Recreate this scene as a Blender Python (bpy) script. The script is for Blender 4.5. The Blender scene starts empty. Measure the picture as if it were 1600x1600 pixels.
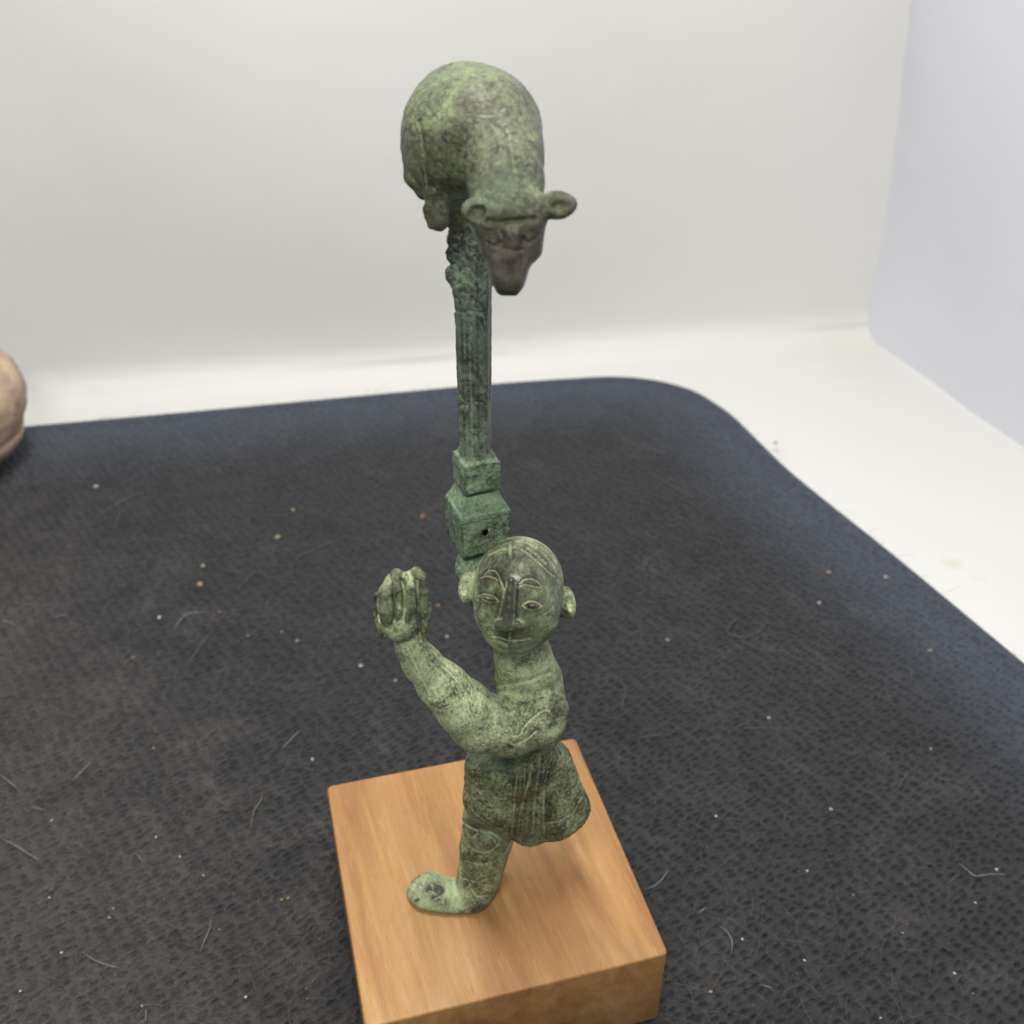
import bpy, bmesh, math, random
import numpy as np
from mathutils import Vector, Matrix

# ------------------------------------------------------------------ camera
# Working units are centimetres with z = 0 on top of the wooden base; W() turns them into metres.
CAMH, PITCH, ROLL, FPX = 15.637, math.radians(33.756), math.radians(0.41), 1650.0
BASE_C, BASE_ROT, BASE_S, BASE_H = (-0.4465, 12.1433), math.radians(15.24), 5.0, 1.885
def W(p):
    p = np.asarray(p, float)
    return (p - np.array([BASE_C[0], BASE_C[1], -BASE_H])) * 0.01
fw = np.array([0, math.cos(PITCH), -math.sin(PITCH)])
r0 = np.array([1.0, 0, 0]); u0 = np.cross(r0, fw)
cr = r0*math.cos(ROLL) + u0*math.sin(ROLL); cu = -r0*math.sin(ROLL) + u0*math.cos(ROLL)
CAM = np.array([0, 0, CAMH])
def at(px, py, D):                      # point at forward distance D
    d = fw + cr*(px-800)/FPX - cu*(py-800)/FPX
    return CAM + d*(D/d[1])
def onz(px, py, z):
    d = fw + cr*(px-800)/FPX - cu*(py-800)/FPX
    return CAM + d*((z-CAMH)/d[2])
def pix(P):
    d = P - CAM; t = d@fw
    return 800+FPX*(d@cr)/t, 800-FPX*(d@cu)/t, t
def cmpx(px, py, D): return ((at(px, py, D)-CAM)@fw)/FPX     # cm per pixel there

sc = bpy.context.scene
COL = sc.collection
cd = bpy.data.cameras.new('camera'); cam = bpy.data.objects.new('camera', cd); COL.objects.link(cam)
M = Matrix(((cr[0], cu[0], -fw[0]), (cr[1], cu[1], -fw[1]), (cr[2], cu[2], -fw[2]))).to_4x4()
M.translation = Vector(W(CAM)); cam.matrix_world = M
cd.sensor_width = 36; cd.lens = 36*FPX/1600; cd.clip_start = 0.005; cd.clip_end = 20
cd.dof.use_dof = True; cd.dof.focus_distance = 0.147; cd.dof.aperture_fstop = 36.0
sc.camera = cam

# ------------------------------------------------------------------ light
wd = bpy.data.worlds.new('World'); sc.world = wd; wd.use_nodes = True
wd.node_tree.nodes['Background'].inputs[0].default_value = (0.90, 0.95, 1.0, 1)
wd.node_tree.nodes['Background'].inputs[1].default_value = 0.22
def area(name, loc, target, sx, sy, power, colr):
    l = bpy.data.lights.new(name, 'AREA'); l.shape = 'RECTANGLE'; l.size = sx; l.size_y = sy
    l.energy = power; l.color = colr
    o = bpy.data.objects.new(name, l); COL.objects.link(o)
    o.location = Vector(W(loc)); d = Vector(W(target)) - o.location
    o.rotation_euler = d.to_track_quat('-Z', 'Y').to_euler()
    return o
area('tent_lamp', (-2.5, 16.5, 42), (1, 19, 0), 0.24, 0.09, 1.68, (1.0, 0.965, 0.90))
area('front_lamp', (-5, -7, 33), (0, 14, 3), 0.13, 0.07, 0.66, (1.0, 0.95, 0.87))
sc.view_settings.view_transform = 'Standard'; sc.view_settings.look = 'None'
sc.view_settings.exposure = 0.0; sc.view_settings.gamma = 1.0

# ------------------------------------------------------------------ helpers
def tag(o, label=None, cat=None, group=None, kind=None):
    if label: o['label'] = label
    if cat: o['category'] = cat
    if group: o['group'] = group
    if kind: o['kind'] = kind
    return o
def mesh_obj(name, verts, faces, mat, parent=None, smooth=True):
    me = bpy.data.meshes.new(name)
    verts = np.asarray(verts, np.float32)
    if isinstance(faces, np.ndarray):
        n, k = faces.shape
        me.vertices.add(len(verts)); me.vertices.foreach_set('co', verts.ravel())
        me.loops.add(n*k); me.loops.foreach_set('vertex_index', faces.astype(np.int32).ravel())
        me.polygons.add(n); me.polygons.foreach_set('loop_start', np.arange(0, n*k, k, dtype=np.int32))
        me.polygons.foreach_set('loop_total', np.full(n, k, np.int32))
        me.update(calc_edges=True); me.validate()
    else:
        me.from_pydata([tuple(map(float, v)) for v in verts], [], faces); me.update()
    if smooth: me.polygons.foreach_set('use_smooth', [True]*len(me.polygons))
    me.materials.append(mat)
    o = bpy.data.objects.new(name, me); COL.objects.link(o)
    if parent:
        o.parent = parent; o.matrix_parent_inverse = Matrix.Identity(4)
        o.location = -(parent.matrix_world.translation if parent.type == 'EMPTY' else Vector((0, 0, 0)))
    return o

# value noise on arrays
_rng = np.random.RandomState(5); _T = _rng.rand(64, 64, 64).astype(np.float32)
def vnoise(P, f, seed=0):
    q = P.astype(np.float32)*f + np.float32(seed*7.31+100)
    i = np.floor(q).astype(np.int32); t = q-i; t = t*t*(3-2*t)
    i &= 63; j = (i+1) & 63
    x0, y0, z0 = i[..., 0], i[..., 1], i[..., 2]; x1, y1, z1 = j[..., 0], j[..., 1], j[..., 2]
    tx, ty, tz = t[..., 0], t[..., 1], t[..., 2]
    def L(a, b, s): return a+(b-a)*s
    v = L(L(L(_T[x0, y0, z0], _T[x1, y0, z0], tx), L(_T[x0, y1, z0], _T[x1, y1, z0], tx), ty),
          L(L(_T[x0, y0, z1], _T[x1, y0, z1], tx), L(_T[x0, y1, z1], _T[x1, y1, z1], tx), ty), tz)
    return v*2-1

# ------------------------------------------------------------------ sculpting field
class Sculpt:
    """blend of rounded cones, ellipsoids and boxes, meshed as one closed skin"""
    def __init__(s): s.prims = []; s.post = []
    def cone(s, a, ra, b, rb, k=0.06, cut=False):
        a, b = np.array(a, float), np.array(b, float)
        def f(P):
            ba = b-a; L2 = ba@ba; h = np.clip(((P-a)@ba)/L2, 0, 1)[..., None]
            return np.linalg.norm(P-a-h*ba, axis=-1)-(ra+(rb-ra)*h[..., 0])
        s.prims.append((f, (a+b)/2, np.linalg.norm(b-a)/2+max(ra, rb), k, cut)); return s
    def pcone(s, a, ra, b, rb, k=0.06, cut=False):     # a, b = (px, py, D), radii in px
        return s.cone(at(*a), ra*cmpx(*a), at(*b), rb*cmpx(*b), k, cut)
    def chain(s, pts, k=0.06, cut=False):              # (px, py, D, rpx)
        for p, q in zip(pts[:-1], pts[1:]): s.pcone(p[:3], p[3], q[:3], q[3], k, cut)
        return s
    def ell(s, c, r, R=None, k=0.06, cut=False):
        c, r = np.array(c, float), np.array(r, float); R = np.eye(3) if R is None else np.array(R)
        def f(P):
            q = (P-c)@R.T; k0 = np.linalg.norm(q/r, axis=-1); k1 = np.linalg.norm(q/(r*r), axis=-1)
            return k0*(k0-1)/np.maximum(k1, 1e-6)
        s.prims.append((f, c, max(r), k, cut)); return s
    def box(s, c, h, R=None, rnd=0.03, k=0.02, cut=False, taper=0.0):
        c, h = np.array(c, float), np.array(h, float); R = np.eye(3) if R is None else np.array(R)
        def f(P):
            q = (P-c)@R.T
            if taper:
                sca = 1-taper*q[..., 2]/h[2]
                q = np.stack([q[..., 0]/sca, q[..., 1]/sca, q[..., 2]], -1)
            d = np.abs(q)-h+rnd
            return np.linalg.norm(np.maximum(d, 0), axis=-1)+np.minimum(d.max(-1), 0)-rnd
        s.prims.append((f, c, np.linalg.norm(h)*(1+abs(taper)), k, cut)); return s
    def field(s, P, ctr, rad):
        """P (nb, m, 3) in blocks with centres ctr"""
        D = np.full(P.shape[:2], 1.0, np.float32)
        for f, c, r, k, cut in s.prims:
            m = np.linalg.norm(ctr-c, axis=-1) < r+rad+2.5*k+0.05
            if not m.any(): continue
            d = f(P[m]).astype(np.float32); o = D[m]
            if cut:
                d = -d; h = np.clip(0.5-0.5*(o-d)/k, 0, 1); D[m] = o+(d-o)*h+k*h*(1-h)
            else:
                h = np.clip(0.5+0.5*(o-d)/k, 0, 1); D[m] = o+(d-o)*h-k*h*(1-h)
        for g in s.post: D = D+g(P)
        return D
    def mesh(s, vox=0.015):
        B = 8
        lo = np.min([c-r for f, c, r, k, cut in s.prims if not cut], 0)-0.08
        hi = np.max([c+r for f, c, r, k, cut in s.prims if not cut], 0)+0.08
        nb = np.ceil((hi-lo)/(vox*B)).astype(int)
        ii = np.stack(np.meshgrid(*[np.arange(n) for n in nb], indexing='ij'), -1).reshape(-1, 3)
        ctr = lo+(ii+0.5)*B*vox; rad = B*vox*0.87
        post, s.post = s.post, []
        d = s.field(ctr[:, None, :], ctr, 0.35)[:, 0]; s.post = post
        act = np.abs(d) < rad*1.25+0.05
        ii, ctr, = ii[act], ctr[act]
        N = nb*B+1
        F = np.full(N, np.nan, np.float32)
        e = np.arange(B+1); off = np.stack(np.meshgrid(e, e, e, indexing='ij'), -1).reshape(-1, 3)
        for a in range(0, len(ii), 1500):
            bi = ii[a:a+1500]; g = bi[:, None, :]*B+off[None]
            P = lo+g*vox
            v = s.field(P, ctr[a:a+1500], rad)
            F[g[..., 0], g[..., 1], g[..., 2]] = v
        e = np.arange(B); off = np.stack(np.meshgrid(e, e, e, indexing='ij'), -1).reshape(-1, 3)
        cells = (ii[:, None, :]*B+off[None]).reshape(-1, 3)
        cor = [(i, j, k) for i in (0, 1) for j in (0, 1) for k in (0, 1)]
        V = np.stack([F[cells[:, 0]+i, cells[:, 1]+j, cells[:, 2]+k] for i, j, k in cor], -1)
        neg = (V < 0).sum(-1); m = (neg > 0) & (neg < 8)
        cells, V = cells[m], V[m]
        acc = np.zeros((len(cells), 3)); cnt = np.zeros(len(cells))
        for x in range(8):
            for bit in (4, 2, 1):
                if x & bit: continue
                y = x | bit; a_, b_ = V[:, x], V[:, y]
                cr_ = (a_ < 0) != (b_ < 0); t = np.where(cr_, a_/(a_-b_+1e-12), 0)
                p = np.array(cor[x], float)+t[:, None]*(np.array(cor[y], float)-np.array(cor[x], float))
                acc += np.where(cr_[:, None], p, 0); cnt += cr_
        verts = lo+(cells+acc/cnt[:, None])*vox
        key = (cells[:, 0].astype(np.int64)*N[1]+cells[:, 1])*N[2]+cells[:, 2]
        order = np.argsort(key); sk = key[order]
        def find(c):
            k_ = (c[:, 0].astype(np.int64)*N[1]+c[:, 1])*N[2]+c[:, 2]
            p = np.clip(np.searchsorted(sk, k_), 0, len(sk)-1)
            return np.where(sk[p] == k_, order[p], -1)
        quads = []
        for ax in range(3):
            b1, b2 = (ax+1) % 3, (ax+2) % 3
            x1 = [4, 2, 1][ax]
            a_, b_ = V[:, 0], V[:, x1]
            m = (a_ < 0) != (b_ < 0)
            c = cells[m]; flip = a_[m] >= 0
            o1 = np.zeros(3, int); o1[b1] = 1; o2 = np.zeros(3, int); o2[b2] = 1
            q = np.stack([find(c-o1-o2), find(c-o2), find(c), find(c-o1)], -1)
            q[flip] = q[flip][:, ::-1]
            quads.append(q[(q >= 0).all(-1)])
        quads = np.concatenate(quads)
        return verts, quads

def cavity(verts, quads, it=6):
    e = np.concatenate([quads[:, [0, 1]], quads[:, [1, 2]], quads[:, [2, 3]], quads[:, [3, 0]]])
    a = np.concatenate([e[:, 0], e[:, 1]]); b = np.concatenate([e[:, 1], e[:, 0]])
    n = len(verts); cnt = np.maximum(np.bincount(a, minlength=n), 1)
    fn = np.cross(verts[quads[:, 2]]-verts[quads[:, 0]], verts[quads[:, 3]]-verts[quads[:, 1]])
    vn = np.zeros((n, 3))
    for k in range(4):
        for x in range(3): vn[:, x] += np.bincount(quads[:, k], fn[:, x], n)
    vn /= np.linalg.norm(vn, axis=1)[:, None]+1e-12
    s = verts.copy()
    for _ in range(it):
        s = np.stack([np.bincount(a, s[b, x], n)/cnt for x in range(3)], -1)
    return ((s-verts)*vn).sum(1), vn
def add_attr(me, name, vals):
    at_ = me.attributes.new(name, 'FLOAT', 'POINT'); at_.data.foreach_set('value', np.asarray(vals, np.float32))
def smooth2(pts, n=4):
    if len(pts) < 3: return pts
    P = [np.array(p, float) for p in pts]; out = []
    for i in range(len(P)-1):
        p = [P[max(i-1, 0)], P[i], P[i+1], P[min(i+2, len(P)-1)]]
        for j in range(n):
            t = j/n; out.append(tuple(0.5*((2*p[1])+(-p[0]+p[2])*t+(2*p[0]-5*p[1]+4*p[2]-p[3])*t*t+(-p[0]+3*p[1]-3*p[2]+p[3])*t**3)))
    return out+[tuple(P[-1])]
def poly_dist(X, Y, pts):
    pts = smooth2(pts)
    best = np.full(X.shape, 1e9, np.float32)
    for (x0, y0), (x1, y1) in zip(pts[:-1], pts[1:]):
        dx, dy = x1-x0, y1-y0; h = np.clip(((X-x0)*dx+(Y-y0)*dy)/(dx*dx+dy*dy+1e-9), 0, 1)
        best = np.minimum(best, np.hypot(X-x0-h*dx, Y-y0-h*dy))
    return best
def region(P, spots):       # smooth weight of ball-shaped regions [(centre, radius, weight)]
    w = np.zeros(P.shape[:-1])
    for c, r, a in spots: w += a*np.exp(-(np.linalg.norm(P-np.array(c), axis=-1)/r)**2)
    return w
def sculpt_obj(name, S, mat, parent, vox=0.015, pale=(), warm=(), groove=None, worn=()):
    v, q = S.mesh(vox)
    cav, vn = cavity(v, q)
    o = mesh_obj(name, W(v), q, mat, parent)
    me = o.data
    if len(me.vertices) == len(v):
        add_attr(me, 'cav', np.clip(cav/0.004, -1, 1))
        add_attr(me, 'pale', region(v, pale))
        add_attr(me, 'warm', region(v, warm))
        add_attr(me, 'worn', np.clip(region(v, worn), 0, 1))
        add_attr(me, 'groove', groove(v) if groove else np.zeros(len(v)))
    print(name, len(v), 'verts')
    return o

# ------------------------------------------------------------------ node helpers
def new_mat(name):
    m = bpy.data.materials.new(name); m.use_nodes = True
    nt = m.node_tree; b = nt.nodes['Principled BSDF']
    return m, nt, b
def N(nt, t, **kw):
    n = nt.nodes.new(t)
    for k, v in kw.items():
        if k in n.inputs: n.inputs[k].default_value = v
        else: setattr(n, k, v)
    return n
def noise(nt, vec, scale, detail=4, rough=0.55, dist=0.0):
    n = N(nt, 'ShaderNodeTexNoise'); n.inputs['Scale'].default_value = scale
    n.inputs['Detail'].default_value = detail; n.inputs['Roughness'].default_value = rough
    n.inputs['Distortion'].default_value = dist; nt.links.new(vec, n.inputs['Vector']); return n.outputs[0]
def ramp(nt, fac, stops):
    r = N(nt, 'ShaderNodeValToRGB'); el = r.color_ramp.elements
    while len(el) < len(stops): el.new(0.5)
    for e, (p, c) in zip(el, stops): e.position = p; e.color = (*c, 1) if len(c) == 3 else c
    nt.links.new(fac, r.inputs[0]); return r.outputs[0]
def mix(nt, fac, a, b, mode='MIX'):
    m = N(nt, 'ShaderNodeMix'); m.data_type = 'RGBA'; m.blend_type = mode
    for s_, v in ((0, fac), (6, a), (7, b)):
        if hasattr(v, 'is_linked') or hasattr(v, 'links'): nt.links.new(v, m.inputs[s_])
        else: m.inputs[s_].default_value = v if s_ == 0 else (*v, 1)
    return m.outputs[2]
def math_(nt, op, a, b=0.0, c=None, clamp=False):
    m = N(nt, 'ShaderNodeMath'); m.operation = op; m.use_clamp = clamp
    for i, v in enumerate((a, b) if c is None else (a, b, c)):
        if hasattr(v, 'links'): nt.links.new(v, m.inputs[i])
        else: m.inputs[i].default_value = v
    return m.outputs[0]
def objvec(nt): return N(nt, 'ShaderNodeTexCoord').outputs['Object']
def attr(nt, name): a = N(nt, 'ShaderNodeAttribute'); a.attribute_name = name; return a.outputs['Fac']
def mapping(nt, vec, scale, rot=(0, 0, 0)):
    m = N(nt, 'ShaderNodeMapping'); m.inputs['Scale'].default_value = scale; m.inputs['Rotation'].default_value = rot
    nt.links.new(vec, m.inputs['Vector']); return m.outputs[0]
def bump(nt, b, hgt, strength, dist, prev=None):
    n = N(nt, 'ShaderNodeBump'); n.inputs['Strength'].default_value = strength; n.inputs['Distance'].default_value = dist
    nt.links.new(hgt, n.inputs['Height'])
    if prev: nt.links.new(prev, n.inputs['Normal'])
    if b: nt.links.new(n.outputs[0], b.inputs['Normal'])
    return n.outputs[0]

def bronze(name, dark, mid, pale, bias=0.0, green=(0.10, 0.20, 0.10), rough=0.5, pits=1.0):
    m, nt, b = new_mat(name)
    v = objvec(nt)
    n1 = noise(nt, v, 260, 6, 0.65, 0.6)          # patches of patina ~ 3 mm
    n2 = noise(nt, v, 2000, 6, 0.78, 1.2)          # fine speckle
    n5 = noise(nt, v, 520, 4, 0.7, 1.6)
    n3 = noise(nt, v, 90, 3, 0.5)
    a = math_(nt, 'MULTIPLY_ADD', attr(nt, 'cav'), 0.11, math_(nt, 'MULTIPLY_ADD', n1, 0.72, 0.14))
    a = math_(nt, 'ADD', a, math_(nt, 'MULTIPLY', attr(nt, 'pale'), 0.16))
    keep = math_(nt, 'MULTIPLY_ADD', attr(nt, 'worn'), -0.62, 1.0)          # rubbed places show fewer flecks
    a = math_(nt, 'ADD', a, math_(nt, 'MULTIPLY', math_(nt, 'MULTIPLY_ADD', n2, 0.62, -0.31), keep))
    a = math_(nt, 'ADD', a, math_(nt, 'MULTIPLY_ADD', math_(nt, 'MULTIPLY_ADD', n5, 0.44, -0.22), keep, bias))
    c = ramp(nt, a, [(0.34, dark), (0.47, mid), (0.57, tuple(0.5*(x+y) for x, y in zip(mid, pale))), (0.68, pale)])
    g = ramp(nt, n3, [(0.50, (0, 0, 0)), (0.68, (1, 1, 1))])
    c = mix(nt, math_(nt, 'MULTIPLY', g, 0.55), c, green)
    c = mix(nt, math_(nt, 'MULTIPLY', attr(nt, 'warm'), ramp(nt, n5, [(0.42, (0.12,)*3), (0.56, (0.95,)*3)]), clamp=True), c, (0.082, 0.068, 0.054))
    # dark crackle of the corroded skin
    vo = N(nt, 'ShaderNodeTexVoronoi'); vo.feature = 'DISTANCE_TO_EDGE'; vo.inputs['Scale'].default_value = 900
    wv = N(nt, 'ShaderNodeVectorMath'); wv.operation = 'MULTIPLY_ADD'
    nn = N(nt, 'ShaderNodeTexNoise'); nn.inputs['Scale'].default_value = 700; nt.links.new(v, nn.inputs['Vector'])
    nt.links.new(nn.outputs['Color'], wv.inputs[0]); wv.inputs[1].default_value = (0.0022,)*3; nt.links.new(v, wv.inputs[2])
    nt.links.new(wv.outputs[0], vo.inputs['Vector'])
    ck = ramp(nt, vo.outputs['Distance'], [(0.0, (1, 1, 1)), (0.09, (0, 0, 0))])
    msk = ramp(nt, noise(nt, v, 330, 3), [(0.47, (0, 0, 0)), (0.60, (1, 1, 1))])
    ckf = math_(nt, 'MULTIPLY', math_(nt, 'MULTIPLY', ck, msk), 0.6*pits, clamp=True)
    c = mix(nt, ckf, c, dark)
    gn = ramp(nt, n2, [(0.36, (0.12,)*3), (0.62, (0.95,)*3)])
    c = mix(nt, math_(nt, 'MULTIPLY', attr(nt, 'groove'), gn, clamp=True), c, (0.46, 0.37, 0.23))
    nt.links.new(c, b.inputs['Base Color'])
    rr = ramp(nt, a, [(0.36, (rough-0.16,)*3), (0.6, (rough+0.18,)*3)])
    nt.links.new(rr, b.inputs['Roughness'])
    rr = math_(nt, 'MULTIPLY_ADD', attr(nt, 'worn'), -0.24, rr); nt.links.new(rr, b.inputs['Roughness'])
    nt.links.new(math_(nt, 'MULTIPLY', attr(nt, 'worn'), 0.55), b.inputs['Coat Weight']); b.inputs['Coat Roughness'].default_value = 0.24
    mt = ramp(nt, a, [(0.30, (0.30,)*3), (0.50, (0.0,)*3)])
    nt.links.new(mt, b.inputs['Metallic'])
    h = math_(nt, 'MULTIPLY_ADD', n2, 0.9, math_(nt, 'MULTIPLY_ADD', n5, 0.8, math_(nt, 'MULTIPLY', ckf, -0.5)))
    p = bump(nt, None, math_(nt, 'MULTIPLY', h, keep), 0.75*pits, 0.00030)
    bump(nt, b, noise(nt, v, 3600, 3, 0.7), 0.25, 0.00008, p)
    return m

# ------------------------------------------------------------------ the light tent
def plain_white(name, col, rough=0.7, stain=True, cloth=0.0):
    m, nt, b = new_mat(name); v = objvec(nt)
    n = noise(nt, v, 9, 4, 0.5)
    c = ramp(nt, n, [(0.3, tuple(x*0.965 for x in col)), (0.7, col)])
    if stain:
        s = ramp(nt, noise(nt, mapping(nt, v, (1, 1, 1), (0, 0, 0.5)), 14, 5, 0.6, 0.8), [(0.66, (0, 0, 0)), (0.80, (1, 1, 1))])
        c = mix(nt, math_(nt, 'MULTIPLY', s, 0.28), c, (0.66, 0.58, 0.44))
        for px_, py_, rr_, w_ in ((1330, 545, 0.028, 0.12), (1375, 590, 0.022, 0.10), (1488, 880, 0.004, 0.35), (1530, 905, 0.003, 0.2)):
            vd = N(nt, 'ShaderNodeVectorMath'); vd.operation = 'DISTANCE'; vd.inputs[1].default_value = tuple(W(onz(px_, py_, -BASE_H-0.35)))
            nt.links.new(v, vd.inputs[0])
            q = math_(nt, 'MULTIPLY_ADD', noise(nt, v, 60, 4, 0.6), rr_*1.6, math_(nt, 'SUBTRACT', vd.outputs['Value'], rr_*0.8))
            q = math_(nt, 'MULTIPLY', ramp(nt, math_(nt, 'DIVIDE', q, rr_), [(0.25, (1, 1, 1)), (0.95, (0, 0, 0))]), w_)
            c = mix(nt, q, c, (0.56, 0.50, 0.36))
    nt.links.new(c, b.inputs['Base Color']); b.inputs['Roughness'].default_value = rough
    bump(nt, b, noise(nt, v, 18, 3), 0.25, 0.004)
    return m
white = plain_white('white_sweep', (0.722, 0.725, 0.715))
side = plain_white('side_cloth', (0.70, 0.71, 0.775), stain=False)
FZ = -BASE_H-0.35
# white sheet: floor that curves up into the back of the tent (profile runs along Y, turned a little)
prof = []
for i in range(25): prof.append((-14+i*2.2, FZ))
R_, y1, z1 = 1.3, -14+24*2.2-1.3, FZ
prof[-1] = (y1, FZ)
for i in range(1, 15):
    a = i/14*math.radians(86); prof.append((y1+R_*math.sin(a), z1+R_*(1-math.cos(a))))
a = math.radians(86)
for i in range(1, 30): prof.append((prof[38][0]+i*1.4*math.cos(a), prof[38][1]+i*1.4*math.sin(a)))
xs = np.linspace(-34, 34, 69); tilt = 0.20
vs, fs = [], []
for x in xs:
    for (y, z) in prof:
        vs.append((x, y+x*tilt-1.5+0.10*math.sin(x*0.35+z*0.2)*(z > FZ+.5), z+0.05*math.sin(x*.5)*math.sin(y*.4)*(y > 30)))
n = len(prof)
for i in range(len(xs)-1):
    for j in range(n-1): fs.append((i*n+j, (i+1)*n+j, (i+1)*n+j+1, i*n+j+1))
tag(mesh_obj('backdrop', W(vs), fs, white), 'white cloth sweep curving up behind the statuette', kind='structure')
# right side wall of the tent, its foot following the edge seen on the floor
foot = [(14.1, 42.2), (14.05, 40.9), (14.45, 39.2), (14.95, 37.5), (15.56, 35.6), (16.2, 33.4), (17.2, 30.9), (18.8, 27.5), (20.8, 23.5), (24, 18), (28, 10), (31, -6)]
vs, fs = [], []
fine = []
for (x0, y0), (x1, y1_) in zip(foot[:-1], foot[1:]):
    for k in range(4): t = k/4; fine.append((x0+(x1-x0)*t, y0+(y1_-y0)*t))
fine.append(foot[-1]); nz = 24
for k, (x, y) in enumerate(fine):
    for j in range(nz+1):
        z = FZ-0.3+j*42/nz
        vs.append((x+0.18*math.sin(z*0.33+k*0.15)+0.00*z, y, z))
for k in range(len(fine)-1):
    for j in range(nz): fs.append((k*(nz+1)+j, (k+1)*(nz+1)+j, (k+1)*(nz+1)+j+1, k*(nz+1)+j+1))
o = mesh_obj('side_wall', W(vs), fs, side)
tag(o, 'bluish white side wall of the tent right of the mat', kind='structure')

# ------------------------------------------------------------------ mat
def mat_material():
    m, nt, b = new_mat('black_felted_mat'); v = objvec(nt)
    # knotted weave: rows of small pits
    wv = N(nt, 'ShaderNodeVectorMath'); wv.operation = 'MULTIPLY_ADD'
    nn = N(nt, 'ShaderNodeTexNoise'); nn.inputs['Scale'].default_value = 260; nt.links.new(v, nn.inputs['Vector'])
    nt.links.new(nn.outputs['Color'], wv.inputs[0]); wv.inputs[1].default_value = (0.0016,)*3; nt.links.new(v, wv.inputs[2])
    q0 = mapping(nt, wv.outputs[0], (1, 1, 1), (0, 0, math.radians(-38)))
    q = mapping(nt, q0, (370, 720, 370))
    fz = noise(nt, mapping(nt, q0, (900, 2600, 900)), 1, 4, 0.7, 0.6)
    vo = N(nt, 'ShaderNodeTexVoronoi'); vo.inputs['Scale'].default_value = 1.0; vo.inputs['Randomness'].default_value = 0.50
    nt.links.new(q, vo.inputs['Vector'])
    pit = ramp(nt, vo.outputs['Distance'], [(0.06, (0, 0, 0)), (0.44, (1, 1, 1))])
    n1 = noise(nt, v, 1500, 4, 0.7); n2 = noise(nt, v, 70, 5, 0.62, 0.7); n3 = noise(nt, v, 14, 3, 0.5)
    c = ramp(nt, n2, [(0.30, (0.021, 0.0205, 0.0215)), (0.55, (0.032, 0.031, 0.0315)), (0.80, (0.066, 0.063, 0.061))])
    c = mix(nt, math_(nt, 'MULTIPLY', n3, 0.5), c, (0.040, 0.036, 0.034))
    c = mix(nt, 0.55, c, ramp(nt, n1, [(0.3, (0.35,)*3), (0.72, (1.9,)*3)]), 'MULTIPLY')
    c = mix(nt, 0.6, c, ramp(nt, pit, [(0.0, (0.22,)*3), (1.0, (1.16,)*3)]), 'MULTIPLY')
    sx = N(nt, 'ShaderNodeSeparateXYZ'); nt.links.new(v, sx.inputs[0])
    du = math_(nt, 'MULTIPLY_ADD', sx.outputs[0], -6.5, math_(nt, 'MULTIPLY_ADD', sx.outputs[1], -4.5, n2))
    dm = ramp(nt, du, [(0.55, (0, 0, 0)), (1.1, (1, 1, 1))])     # trodden-in dust on the near left of the mat
    c = mix(nt, math_(nt, 'MULTIPLY', dm, 0.42), c, mix(nt, 0.7, (0.118, 0.104, 0.092), ramp(nt, n1, [(0.3, (0.4,)*3), (0.72, (1.6,)*3)]), 'MULTIPLY'))
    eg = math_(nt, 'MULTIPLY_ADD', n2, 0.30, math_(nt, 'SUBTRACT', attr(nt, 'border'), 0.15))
    eg = ramp(nt, eg, [(0.15, (0, 0, 0)), (0.95, (1, 1, 1))])               # blue-grey mixed in, stronger towards the outline of the mat
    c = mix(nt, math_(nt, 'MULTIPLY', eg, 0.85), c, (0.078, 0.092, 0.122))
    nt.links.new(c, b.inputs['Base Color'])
    b.inputs['Roughness'].default_value = 0.60
    b.inputs['Specular IOR Level'].default_value = 0.30
    b.inputs['Specular Tint'].default_value = (0.85, 0.92, 1.0, 1)
    b.inputs['Sheen Weight'].default_value = 0.07; b.inputs['Sheen Roughness'].default_value = 0.28
    b.inputs['Sheen Tint'].default_value = (0.50, 0.66, 1.0, 1)
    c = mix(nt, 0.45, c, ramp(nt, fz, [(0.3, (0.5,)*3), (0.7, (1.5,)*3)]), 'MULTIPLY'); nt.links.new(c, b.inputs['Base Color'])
    p = bump(nt, None, math_(nt, 'MULTIPLY_ADD', fz, 0.5, pit), 1.0, 0.0010)
    p2 = bump(nt, None, n2, 0.5, 0.0010, p)
    bump(nt, b, n1, 0.7, 0.0004, p2)
    return m
matm = mat_material()
MZ = -BASE_H
outl = [(-17.4, 31.15), (-11.16, 32.49), (-4.63, 33.94), (-1.0, 34.72), (2.33, 35.28), (3.6, 35.42), (4.7, 35.32), (5.7, 34.95), (6.6, 34.30), (7.2, 33.4),
        (7.74, 32.3), (8.35, 30.4), (9.07, 28.33), (10.88, 24.24), (12.73, 19.81), (14.6, 15.4), (17.4, 8.0), (18.0, 2.0), (17.2, -1.5), (14, -3.2), (4, -3.8), (-16, -3.5), (-20, -2.5), (-22.2, 2), (-22.4, 14), (-21.9, 26), (-21.2, 28.9), (-19.7, 30.5)]
def catmull(pts, n):
    out = []; L = len(pts)
    for i in range(L):
        p = [np.array(pts[(i+k-1) % L], float) for k in range(4)]
        for j in range(n):
            t = j/n
            out.append(0.5*((2*p[1])+(-p[0]+p[2])*t+(2*p[0]-5*p[1]+4*p[2]-p[3])*t*t+(-p[0]+3*p[1]-3*p[2]+p[3])*t**3))
    return np.array(out)
oc = catmull(outl, 8); ctr_m = oc.mean(0)
tang = np.roll(oc, -1, 0)-np.roll(oc, 1, 0); tang /= np.linalg.norm(tang, axis=1)[:, None]
nrm = np.stack([-tang[:, 1], tang[:, 0]], -1)
if ((oc-ctr_m)*nrm).sum() > 0: nrm = -nrm          # inwards
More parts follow.
